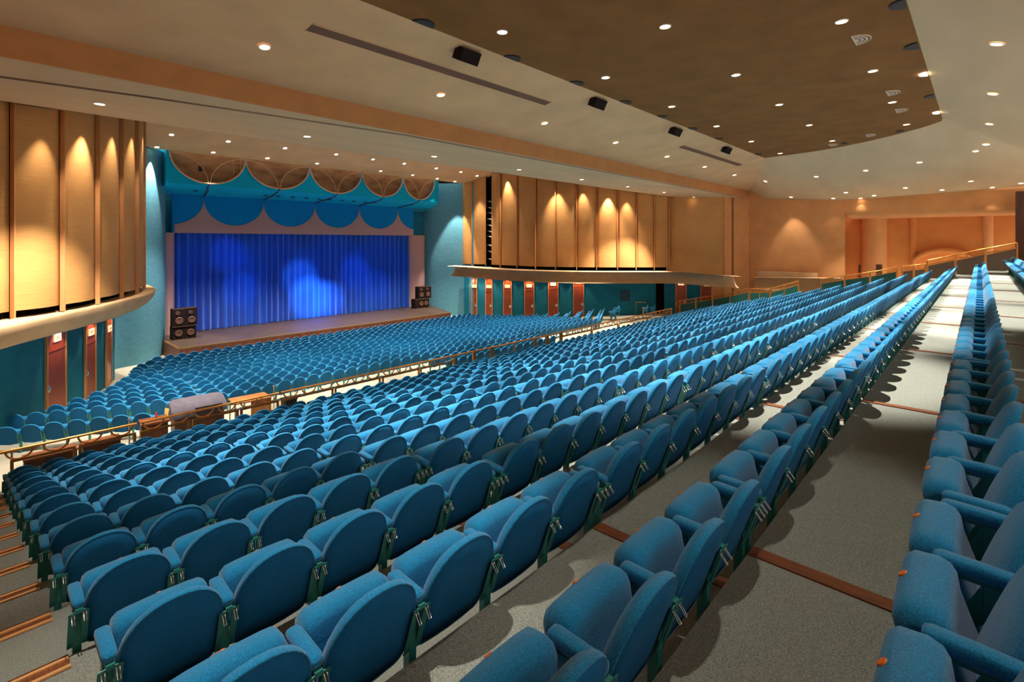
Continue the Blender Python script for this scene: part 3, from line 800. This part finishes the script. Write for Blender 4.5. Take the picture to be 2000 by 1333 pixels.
# ------------------------------------------------------------------ brass rails
RY = 16.2
def rail(x0, x1, lab, low=True, scrolls=True, lows=None, zt=-4.77, zl=-5.02, posts=()):
    org = (x0, RY, -5.677)
    r = thing('guard_rail', lab, 'rail', org, 'brass guard rails along the cross aisle')
    b = MB(); b.tube([(x0, RY, zt), (x1, RY, zt)], .032, 8); part('top_rail', b, 'brass', r, org)
    if low:
        for a, e in (lows or [(x0 + .02, x1 - .02)]):
            b = MB(); b.bx((a, RY - .025, zl - .025), (e, RY + .025, zl + .025)); part('bottom_rail', b, 'brass', r, org)
            for x in (a + .03, e - .03):
                q = MB(); q.bx((x - .03, RY - .03, -5.677), (x + .03, RY + .03, zl)); part('post', q, 'brass', r, org)
    for x in posts:
        q = MB(); q.bx((x - .035, RY - .035, -5.677), (x + .035, RY + .035, zt)); part('post', q, 'brass', r, org)
    if scrolls:
        n = max(1, int(round((x1 - x0) / .60))); st = (x1 - x0) / n
        for i in range(n):
            xc = x0 + st * (i + .5); q = MB()
            q.tube([(xc - .23 * math.cos(t), RY, zt - .02 - .20 * math.sin(t)) for t in [pi * k / 14 for k in range(15)]], .021, 6)
            part('scroll', q, 'brass', r, org)
rail(.41, 2.93, 'brass scroll rail at the foot of the stepped left aisle', lows=[(.57, 1.71), (1.76, 2.91)])
rail(2.99, 6.58, 'brass scroll rail in front of the covered sound desk', lows=[(3.0, 4.15), (4.2, 5.4), (5.45, 6.57)])
rail(6.65, 10.25, 'brass scroll rail just right of the sound desk', lows=[(6.65, 8.4), (8.45, 10.24)])
rail(10.31, 13.85, 'brass scroll rail ending at the tall brass post near mid hall', lows=[(10.32, 12.0), (12.05, 13.8)], posts=(13.82,))
rail(13.9, 21.15, 'plain brass rail on paired posts in the middle of the cross aisle', low=False, scrolls=False, posts=(14.9, 15.0, 16.0, 16.12, 17.55, 19.0, 19.12, 19.95, 20.07, 21.1))
rail(21.2, 26.9, 'brass scroll rail right of the paired posts', lows=[(21.2, 24.0), (24.05, 26.85)], posts=(21.24,))
rail(26.95, 34.2, 'brass scroll rail nearest the right wall', lows=[(26.95, 30.5), (30.55, 34.1)], posts=(34.15,))
# sloping rails with panels along the right aisle
def slope_rail(pts, lab, m, name='stair_rail', drop=1.0):
    org = (38.5, pts[0][0], pts[0][1] - drop)
    r = thing(name, lab, 'rail', org, 'sloping brass rails along the right aisle')
    b = MB(); b.tube([(38.5, y, z) for y, z in pts], .035, 8); part('top_rail', b, 'brass', r, org)
    b = MB(); b.tube([(38.5, y, z - .27) for y, z in pts], .028, 6); part('bottom_rail', b, 'brass', r, org)
    (ya, za), (yb, zb_) = pts[0], pts[-1]
    n = max(2, int(round(abs(yb - ya) / 1.45)))
    for i in range(n):
        t0, t1 = i / n, (i + 1) / n
        y0, z0, y1, z1 = ya + (yb - ya) * t0, za + (zb_ - za) * t0, ya + (yb - ya) * t1, za + (zb_ - za) * t1
        q = MB(); q.prism([(y0 - .05, z0 - .31), (y1 + .05, z1 - .31), (y1 + .05, z1 - drop - .4), (y0 - .05, z0 - drop - .4)], 38.485, 38.515, 'x'); part('panel', q, m, r, org)
        q = MB(); q.bx((38.46, y0 - .03, z0 - drop - .4), (38.54, y0 + .03, z0 - .02)); part('post', q, 'brass', r, org)
        for k in range(2):
            tc = t0 + (t1 - t0) * (k + .5) / 2; yc = ya + (yb - ya) * tc; zc = za + (zb_ - za) * tc; hw = abs(y1 - y0) / 4 * .8; sl = (zb_ - za) / (yb - ya)
            q = MB(); q.tube([(38.5, yc + hw * math.cos(t), zc + hw * math.cos(t) * sl - .02 - .2 * math.sin(t)) for t in [pi * j / 12 for j in range(13)]], .015, 5); part('scroll', q, 'brass', r, org)
    q = MB(); q.bx((38.46, yb - .03, zb_ - drop - .4), (38.54, yb + .03, zb_ - .02)); part('post', q, 'brass', r, org)
    return r, org
r, org = slope_rail([(17.55, -4.70), (14.17, -3.93), (12.34, -3.39)], 'sloping brass rail with teal panels and a curled end below the tan column', 'greenpanel')
b = MB(); b.tube([(38.5, 17.55 + .28 * math.sin(t), -4.97 + .27 * math.cos(t)) for t in [pi * k / 10 for k in range(11)]], .03, 6); part('curl', b, 'brass', r, org)
slope_rail([(12.25, -3.39), (10.9, -3.30)], 'short level brass rail with teal panel right of the tan column', 'greenpanel')
slope_rail([(10.85, -3.30), (9.08, -2.66)], 'sloping brass rail with teal panel ending at a slanted newel post', 'greenpanel')
slope_rail([(7.77, -2.48), (4.64, -1.80), (3.72, -1.53)], 'sloping brass rail with teal panels between the two aisle openings', 'greenpanel')
slope_rail([(3.47, -1.49), (2.36, -1.31)], 'short brass rail on grey panel below the arch', 'greypanel')
slope_rail([(2.29, -1.10), (.01, -.43), (-1.47, -.05)], 'highest brass rail with grey panels climbing to the dark wood corner', 'greypanel')
# small brass barrier and odd seats at the far right of the cross aisle
org = (37.2, 20.75, -5.95); r = thing('barrier', 'small brass goalpost-shaped barrier standing in the far right aisle', 'rail', org)
b = MB(); b.tube([(37.2, 20.75, -4.95), (37.6, 20.0, -4.95)], .03, 6); part('top_rail', b, 'brass', r, org)
b = MB(); b.tube([(37.2, 20.75, -5.95), (37.2, 20.75, -4.95)], .025, 6); part('post', b, 'brass', r, org)
org = (30.5, RY, -5.677); r = thing('gate_post', 'tall plain brass post with a short arm on the cross aisle rail', 'post', org)
b = MB(); b.tube([(30.2, RY + .1, -5.68), (30.2, RY + .1, -4.35), (31.3, RY + .35, -4.5)], .025, 6); part('post', b, 'brass', r, org)
EX = [((32.9, 20.5, -5.92), 1.15, 'single blue seat facing the aisle by the right orchestra rows'), ((33.45, 20.75, -5.92), 1.15, 'blue seat beside the single seat at the right orchestra rows'), ((35.3, 21.6, -5.95), 1.2, 'blue seat standing apart in front of the teal hatch wall'), ((37.0, 20.0, -5.92), .9, 'blue seat beside the small brass barrier'), ((37.4, 19.55, -5.92), .9, 'second blue seat beside the small brass barrier')]
for p, rz, lab in EX:
    r = thing('theatre_seat', lab, 'theatre seat', p, None, rz)
    for nm in ('backrest', 'back_panel', 'seat_cushion', 'armrest', 'side_frame'): link(nm, PM[nm], r)
    link('armrest', PM['armrest_end'], r); link('side_frame', PM['side_frame_end'], r)

# ------------------------------------------------------------------ sound desk and things in the cross aisle
FLR = -5.9
org = (6.12, 17.35, FLR); rzd = -.08
r = thing('table', 'wooden topped table right of the covered sound desk behind the rail', 'table', org, None, rzd)
b = MB(); b.box((0, 0, .82), (1.1, .75, .04)); part('table_top', b, 'desk', r)
b = MB(); b.box((.25, -.34, .5), (.6, .03, .6)); part('front_panel', b, 'desk', r)
for sx in (-.5, .5):
    for sy in (-.32, .32):
        b = MB(); b.tube([(sx, sy, 0), (sx, sy, .8)], .022, 6); part('leg', b, 'steel', r)
org = (4.72, 17.65, FLR)
r = thing('mixing_desk', 'sound mixing desk under a crumpled grey cover behind the rail', 'mixing desk', org, None, -.08)
b = MB(); rows = []; rng = random.Random(5)
for i in range(13):
    u = i / 12; x = -.72 + 1.44 * u; e = 1 if 0 < i < 12 else .86
    pr_ = [(-.40, .66), (-.42, .80), (-.36, .93), (-.1, 1.02), (.2, 1.10), (.36, 1.08), (.42, .9), (.42, .66)]
    rows.append([(x + rng.uniform(-.012, .012), y * e + rng.uniform(-.015, .015), .66 + (z - .66) * e + rng.uniform(-.014, .014)) for y, z in pr_])
b.grid(rows, 0, True); b.add(rows[0], [tuple(range(8))]); b.add(rows[-1], [tuple(reversed(range(8)))]); part('cover', b, 'cover', r)
b = MB(); b.box((.22, -.42, .80), (.72, .03, .22), 0, 0); part('front_flap', b, 'black', r, None, 'black rectangular flap')
b = MB(); b.box((0, 0, .34), (1.3, .66, .66)); part('desk_base', b, 'darkwood', r)
b = MB()
for k in range(4): b.tube([(-.76 - .02 * k, -.1 + .05 * k, .95), (-.80 - .015 * k, -.16 + .05 * k, .8), (-.76, -.16 + .05 * k, .62)], .016, 5)
part('cable', b, 'yellow', r, None, 'yellow cable coil')
org = (3.52, 17.3, FLR)
r = thing('equipment_case', 'brown wheeled equipment case left of the covered sound desk', 'case', org, None, -.1)
b = MB(); b.box((0, 0, .42), (.62, .55, .68)); part('case_body', b, 'darkwood', r)
b = MB(); b.box((0, 0, .785), (.66, .6, .05)); part('lid', b, 'strip', r)
for sx in (-.24, .24):
    b = MB(); b.lathe([(.04, -.02), (.04, .02)], (sx, -.22, .04), 10, 0, True, 'y'); part('wheel', b, 'yellow', r)
b = MB(); b.tube([(0, 0, 0), (.02, .02, .16)], .028, 8)
solo('red_stick', b, 'red', 'short red stick leaning at the equipment case lid', 'stick', (3.6, 17.45, FLR + .81))
def stanchion(org, lab, h=.95):
    r_ = thing('stanchion', lab, 'post', org, 'chrome stanchions by the rail')
    b_ = MB(); b_.tube([(0, 0, .02), (0, 0, h)], .022, 8); part('post', b_, 'steel', r_)
    b_ = MB(); b_.lathe([(.14, 0), (.14, .015), (.03, .03)], (0, 0, 0), 14); part('base', b_, 'steel', r_)
    b_ = MB(); b_.lathe([(.02, 0), (.045, .015), (.045, .03), (.015, .06)], (0, 0, h), 10); part('finial', b_, 'steel', r_)
stanchion((2.93, 17.15, FLR), 'chrome stanchion with round finial at the end of the first rail section', 1.0)
stanchion((.62, 16.75, FLR), 'chrome stanchion behind the leftmost rail section')
stanchion((7.0, 17.65, FLR), 'chrome stanchion right of the wooden table', .95)
for org, w, lab in (((1.3, 16.8, FLR), 1.0, 'dark brown low bench cabinet behind the leftmost rail'), ((2.28, 16.85, FLR), .8, 'dark brown case behind the second rail section'), ((7.15, 16.8, FLR), .4, 'small black case behind the rail by the stanchion')):
    r = thing('storage_case', lab, 'case', org, 'dark cases behind the rail')
    b = MB(); b.box((0, 0, .35), (w - .04, .4, .66)); part('case_body', b, 'darkwood' if w > .5 else 'black', r)
    b = MB(); b.box((0, 0, .70), (w, .44, .04)); part('lid', b, 'strip' if w > .5 else 'black', r)

# ------------------------------------------------------------------ ceiling fittings
FIT = {}
WARM = (1., .89, .74)
LAMP = []
def lamp(name, kind, loc, energy, col=WARM, angle=50, blend=.5, aim=None, size=.06, parent=None):
    l = bpy.data.lights.new(name, kind); l.energy = energy; l.color = col
    if kind == 'SPOT':
        l.spot_size = math.radians(angle); l.spot_blend = blend; l.shadow_soft_size = size
    else:
        l.shadow_soft_size = size
    o_ = bpy.data.objects.new(name, l); COL.objects.link(o_); o_.location = (loc[0], loc[1], loc[2] + ZC)
    if aim: o_.rotation_euler = (Vector(aim) - Vector(loc)).to_track_quat('-Z', 'Y').to_euler()
    return o_
def fixture_meshes():
    a = MB(); a.lathe([(.135, .0), (.135, -.012), (.115, -.02), (.105, -.012), (.105, .0)], (0, 0, 0), 20)
    b = MB(); b.lathe([(.001, -.004), (.100, -.004), (.104, .0)], (0, 0, 0), 20)
    return a.mesh('trim_ring', 'white'), b.mesh('lens', 'lens')
RING, LENS = fixture_meshes()
def downlight(lab, p, n, energy, angle, blend, grp, lit=True, scale=1., aim=None):
    r = thing('downlight', lab, 'downlight', (p[0], p[1], p[2] - .006), grp)
    if n: r.rotation_euler = Vector((0, 0, 1)).rotation_difference(Vector(n)).to_euler()
    r.scale = (scale,) * 3
    link('trim_ring', RING, r); link('lens', LENS, r)['label'] = 'glowing lens'
    if lit and energy: lamp('downlight_lamp', 'SPOT', (p[0], p[1], p[2] - .05), energy, WARM, angle, blend, aim)
E_BROWN, E_SLOPE, E_NEAR, E_EDGE, E_SIDE = 5200, 5200, 7000, 5600, 4800
brown = [[(8.22, 7.97), (12.54, 7.97), (16.82, 7.97), (20.94, 7.97), (25.24, 7.97), (29.7, 7.9)], [(10.48, 5.12), (14.9, 5.12), (19.14, 5.12), (23.33, 5.12), (27.7, 5.12)], [(12.85, 2.2), (17.16, 2.2), (21.45, 2.2), (25.9, 2.2)]]
RN = ['row nearest the stage', 'middle row', 'row farthest from the stage']
for j, L in enumerate(brown):
    for i, (x, y) in enumerate(L):
        downlight('glowing downlight in the flat brown ceiling, %s in the %s' % (ORD[i + 1], RN[j]), (x, y, ZB), None, E_BROWN, 48, .6, 'downlights in the brown ceiling')
# lamps of the same grid beyond the picture's top edge
for x, y in ((8.55, 2.2), (4.3, 2.2), (6.1, 5.12), (3.95, 7.97), (10.3, -.27), (5.1, -.27), (.5, -.27)):
    lamp('downlight_lamp', 'SPOT', (x, y, 4.6), E_BROWN, WARM, 48, .6)
for x, y, e in ((1.1, 3.3, 1500), (3.2, .9, 420), (1.0, 8.4, 800)):
    lamp('downlight_lamp', 'SPOT', (x, y, 4.1), e, WARM, 44, .6)
for i, x in enumerate((4.4, 9.37, 14.18, 19.05, 23.95, 28.7, 33.5)):
    downlight('glowing downlight on the sloped cream strip behind the beam, %s from the left' % ORD[i + 1], (x, 11.6, 4.336), (0, .174, .985), E_SLOPE, 52, .35, 'downlights on the cream strip')
for i, x in enumerate((2.13, 7.37, 12.55, 17.6, 22.7, 27.6, 32.5, 37.4)):
    downlight('glowing downlight under the stage side of the beam, %s from the left' % ORD[i + 1], (x, 15.95, 3.434), None, E_NEAR if i < 7 else 0, 62, .6, 'downlights under the beam', aim=(x, 20.6, -6))
for i, (x, y, z) in enumerate([(7.15, 31.3, 5.69), (9.86, 31.2, 5.72), (13., 31.1, 5.75), (16.28, 31., 5.786), (19.02, 31., 5.786), (21.62, 31., 5.786), (24.63, 31.05, 5.77), (27.22, 31.1, 5.75), (29.3, 31.4, 5.66)]):
    downlight('small glowing downlight high above the stage front, %s in the nearer row' % ORD[i + 1], (x, y, z), (0, .296, .955), E_EDGE if 0 < i < 7 else E_EDGE * .35, 70 if 0 < i < 7 else 46, .5, 'downlights near the stage')
for i, (x, y, z) in enumerate([(6.9, 33.2, 5.25), (9.62, 33.0, 5.28), (12.65, 32.9, 5.30), (15.85, 32.8, 5.324), (20.78, 32.8, 5.324), (23.71, 32.85, 5.31), (26.29, 33., 5.28), (28.38, 33.2, 5.24)]):
    downlight('small glowing downlight at the ceiling edge over the scallops, %s from the left' % ORD[i + 1], (x, y, z), (0, .19, .98), 5200 if i in (0, 7) else 700, 42, .3, 'downlights near the stage', aim={0: (6.75, 33.35, -6), 7: (28.75, 34.1, -6)}.get(i))
SIDE = [((36.73, 10.68, 4.142), (.23, -.34, .91)), ((34.98, 7.3, 3.99), (.17, -.08, .98)), ((34.01, 4.68, 4.005), (.15, -.04, .99)), ((33.0, 2.27, 4.085), (.13, -.03, .99)), ((31.5, .16, 4.2), (.1, -.05, .99)), ((30.29, -.19, 4.287), (.08, -.11, .99)), ((25.78, -.25, 4.40), (0, -.27, .96)), ((20.57, -.27, 4.393), (0, -.27, .96)), ((15.44, -.27, 4.393), (0, -.27, .96)),
        ((40.64, 10.08, 3.285), (.15, -.09, .98)), ((40.82, 7.49, 3.048), (.15, -.08, .99)), ((39.15, 6.47, 3.268), (.14, .01, .99)), ((41.3, 5.98, 2.99), (.12, .01, .99)), ((40.63, 5.14, 3.083), (.12, .01, .99)), ((38.94, 3.36, 3.326), (.12, .02, .99)), ((40.45, 1.71, 3.198), (.11, .03, .99)), ((38.5, .39, 3.449), (.1, .02, .99)), ((40.91, -.52, 3.226), (.1, .02, .99)), ((40.28, -1.68, 3.32), (.09, .03, 1))]
for i, (p, n) in enumerate(SIDE):
    lab = 'glowing downlight on the cream ceiling round the brown panel, %s from the beam corner' % ORD[i + 1] if i < 9 else 'glowing downlight low on the cream ceiling above the right wall, %s from the tan column' % ORD[i - 8]
    downlight(lab, p, n, E_SIDE if i < 9 else (1800 if i in (11, 14, 16) else 500 if i == 9 else 60 if i in (10, 12) else 350), 52 if i < 9 else 64, .5, 'downlights on the cream side ceiling')
# half round fittings on the brown ceiling
def half(name, lab, cat, x, y, r, sy, m, grp, rings=0, z=ZB):
    t = thing(name, lab, cat, (x, y, z), grp)
    P = lambda rr: [(rr * math.cos(q), sy * rr * math.sin(q)) for q in [pi * k / 14 for k in range(15)]]
    b = MB(); b.prism(P(r) if sy > 0 else P(r)[::-1], -.025, -.002, 'z'); part('plate', b, m, t)
    if rings:
        for k in range(rings):
            a, c_ = P(r * (.85 - .25 * k)), P(r * (.74 - .25 * k))
            b = MB(); b.add([(u, w + sy * .03, -.028) for u, w in a] + [(u, w + sy * .03, -.028) for u, w in c_], [(i, i + 1, 16 + i, 15 + i) for i in range(14)]); part('slot', b, 'grille', t)
    else:
        b = MB(); b.prism([(u * .9, w * .9 + sy * .015) for u, w in (P(r) if sy > 0 else P(r)[::-1])], -.03, -.025, 'z'); part('mesh_face', b, m, t)
    return t
for i, (x, y) in enumerate(((14.27, 2.2), (20.08, 2.2), (23.0, 2.25), (27.4, 3.75), (28.9, 5.45))):
    half('air_vent', 'cream half-round air vent in the brown ceiling, %s from the picture top' % ORD[i + 1], 'air vent', x, y, .35, -1, 'whitegrille', 'half-round air vents', 3)
for i, (x, y, sy) in enumerate([(6.73, 8.97, -1), (9.57, 8.97, -1), (12.41, 8.97, -1), (15.24, 8.97, -1), (17.97, 8.97, -1), (20.72, 8.97, -1), (23.58, 8.97, -1), (29.2, 8.97, -1)]):
    half('ceiling_grille', 'black half-round grille along the front edge of the brown ceiling, %s from left' % ORD[i + 1], 'ceiling grille', x, y, .27, sy, 'black', 'black half-round grilles')
for i, (x, y) in enumerate([(12.75, 1.1), (15.69, 1.1), (21.47, 1.1), (27.3, 2.4), (28.85, 4.7)]):
    half('ceiling_grille', 'black half-round grille on the rear edge of the brown ceiling, %s from the top' % ORD[i + 1], 'ceiling grille', x, y, .27, 1, 'black', 'black half-round grilles')
for i, x in enumerate((18.5, 24.3)):
    half('ceiling_lamp', 'lit half-round lamp on the rear edge of the brown ceiling, %s' % ('upper one' if i == 0 else 'lower one'), 'lamp', x, 1.1, .19, 1, 'lens', 'half-round lamps')
# loudspeaker cubes at the front edge
for i, x in enumerate((8.37, 14.18, 20.01, 25.78)):
    t = thing('ceiling_speaker', 'black wedge loudspeaker hung at the front edge of the brown ceiling, %s from the left' % ORD[i + 1], 'speaker', (x, 9.3, 4.70), 'wedge loudspeakers at the ceiling edge')
    b = MB(); b.prism([(-.30, -.12), (.30, -.12), (.36, .12), (-.36, .12)], -.16, .16, 'z'); b.v = [(u, w * math.cos(.5) - h * math.sin(.5), w * math.sin(.5) + h * math.cos(.5)) for u, w, h in b.v]
    b.v = [(u, w, h - .08) for u, w, h in b.v]; part('cabinet', b, 'spk', t)
    b = MB(); b.box((0, -.02, .06), (.3, .1, .08)); part('mount', b, 'black', t)
for i, (a, e, lab) in enumerate(((4.85, 12.87, 'long brown slot diffuser on the cream strip nearest the camera'), (22.95, 30.96, 'long brown slot diffuser on the cream strip near the far right end'))):
    t = thing('slot_diffuser', lab, 'air vent', ((a + e) / 2, 10.38, 4.556), 'slot diffusers'); t.rotation_euler = (-.1749, 0, 0)
    b = MB(); b.box((0, 0, -.008), (e - a, .29, .012)); part('grille_face', b, 'grille', t)
    b = MB()
    for sy in (-.16, .16): b.box((0, sy, -.008), (e - a + .06, .03, .018))
    part('rim', b, 'cream', t)
# stage lights in the dark slot of the right panels
for i, (z, blue) in enumerate(((3.49, 0), (2.95, 0), (2.5, 0), (1.96, 0), (1.42, 1), (.9, 0), (.45, 0), (-.31, 0), (-.84, 1), (-1.5, 0))):
    t = thing('stage_spotlight', '%s stage spotlight in the dark slot of the right wall, %s from the top' % ('blue glowing' if blue else 'small dim', ORD[i + 1]), 'spotlight', (30.62, 31.05, z), 'spotlights in the dark slot', .9)
    b = MB(); b.tube([(0, .12, .05), (-.1, -.14, -.06)], [.06, .085], 10); part('housing', b, 'steel', t)
    b = MB(); b.tube([(0, .1, .05), (.0, .3, .05)], .018, 6); part('arm', b, 'steel', t)
    if blue:
        b = MB(); b.tube([(-.1, -.141, -.06), (-.107, -.16, -.068)], .075, 10); part('lens', b, 'bluelens', t)
# lamps under the ledges, one beside each door
def ledge_lamp(p, lab, aim, e):
    t = thing('ledge_lamp', lab, 'lamp', p, 'small lamps under the ledges')
    b = MB(); b.lathe([(.07, .06), (.07, 0), (.05, 0)], (0, 0, 0), 12); part('can', b, 'white', t)
    b = MB(); b.lathe([(.001, -.002), (.05, -.002), (.05, .0)], (0, 0, 0), 12); part('lens', b, 'lens', t)
    lamp('ledge_lamp_light', 'SPOT', (p[0], p[1], p[2] - .03), e * 3, (1., .72, .45), 95, .6, aim, .03)
for i, (o_, a) in enumerate(RDOORS):
    nx, ny = -math.cos(a + pi / 2) , -math.sin(a + pi / 2)
    s_ = -1 if (nx > 0) else 1
    px_, py_ = o_[0] + s_ * nx * .38, o_[1] + s_ * ny * .38
    ledge_lamp((px_, py_, -2.93), 'small lamp under the right ledge in front of the %s door from the stage' % ORD[i + 1], (px_ - s_ * nx * .14, py_ - s_ * ny * .14, -4.5), 45)
for i, (o_, a) in enumerate(LDOORS):
    nx, ny = math.cos(a + pi / 2), math.sin(a + pi / 2)
    s_ = 1 if nx > 0 else -1
    px_, py_ = o_[0] + s_ * nx * .38, o_[1] + s_ * ny * .38
    ledge_lamp((px_, py_, -2.93), 'small lamp under the left ledge by the %s' % ['door nearest the camera', 'middle door', 'door nearest the stage'][i], (px_ - s_ * nx * .14, py_ - s_ * ny * .14, -4.5), 35)
# wall washers high on the woven panels
for x, y, e, ang in ((29.9, 28.65, 1500, 60), (30.5, 23.9, 1700, 62), (31.55, 22.1, 700, 60), (32.75, 20.5, 1900, 62), (33.65, 19.45, 800, 60), (2.70, 21.0, 1150, 62), (3.72, 22.7, 600, 60), (1.65, 19.75, 500, 60), (4.6, 24.45, 500, 60), (5.35, 26.6, 300, 60)):
    lamp('panel_wash', 'SPOT', (x, y, zprof(y) - .10), e, (1., .84, .66), ang, .75, (x, y, -6), .04)
# stage lighting: blue floods and pale pools on the curtain
# floods in the lighting slot behind the beam, aimed at the curtain
for sx, tx, tz, e, ang, bl, col in (
    (6, 10.5, -2.7, 3600, 19, .7, (.05, .20, 1.)), (12, 14.6, -2.7, 3600, 19, .7, (.05, .22, 1.)), (18, 19.0, -2.7, 3600, 19, .7, (.05, .22, 1.)), (24, 23.2, -2.7, 3200, 19, .7, (.05, .18, 1.)),
    (14, 17.2, -4.2, 52000, 9, .8, (.36, .72, 1.)), (15, 16.4, -2.6, 18000, 8, .8, (.25, .6, 1.)), (9, 12.3, -3.2, 9000, 7, .8, (.15, .45, 1.)), (20, 20.8, -2.4, 9000, 8, .8, (.10, .35, 1.)), (22, 22.8, -3.6, 7000, 8, .8, (.10, .35, 1.)), (10, 11.6, -.8, 7000, 7, .8, (.06, .24, 1.)), (19, 18.6, -4.4, 32000, 8, .8, (.25, .66, 1.))):
    lamp('stage_flood', 'SPOT', (sx, 14.2, 3.30), e, col, ang, bl, (tx, 36.6, tz), .1)
w = bpy.data.worlds.new('world'); SC.world = w; w.use_nodes = True
w.node_tree.nodes['Background'].inputs[0].default_value = (1., .86, .70, 1); w.node_tree.nodes['Background'].inputs[1].default_value = 1.8  # added warm fill from no lamp of the hall, entering over the back wall
SC.cycles.max_bounces = 8; SC.cycles.diffuse_bounces = 5; SC.cycles.glossy_bounces = 3
SC.cycles.sample_clamp_indirect = 6.0
SC.cycles.use_denoising = True
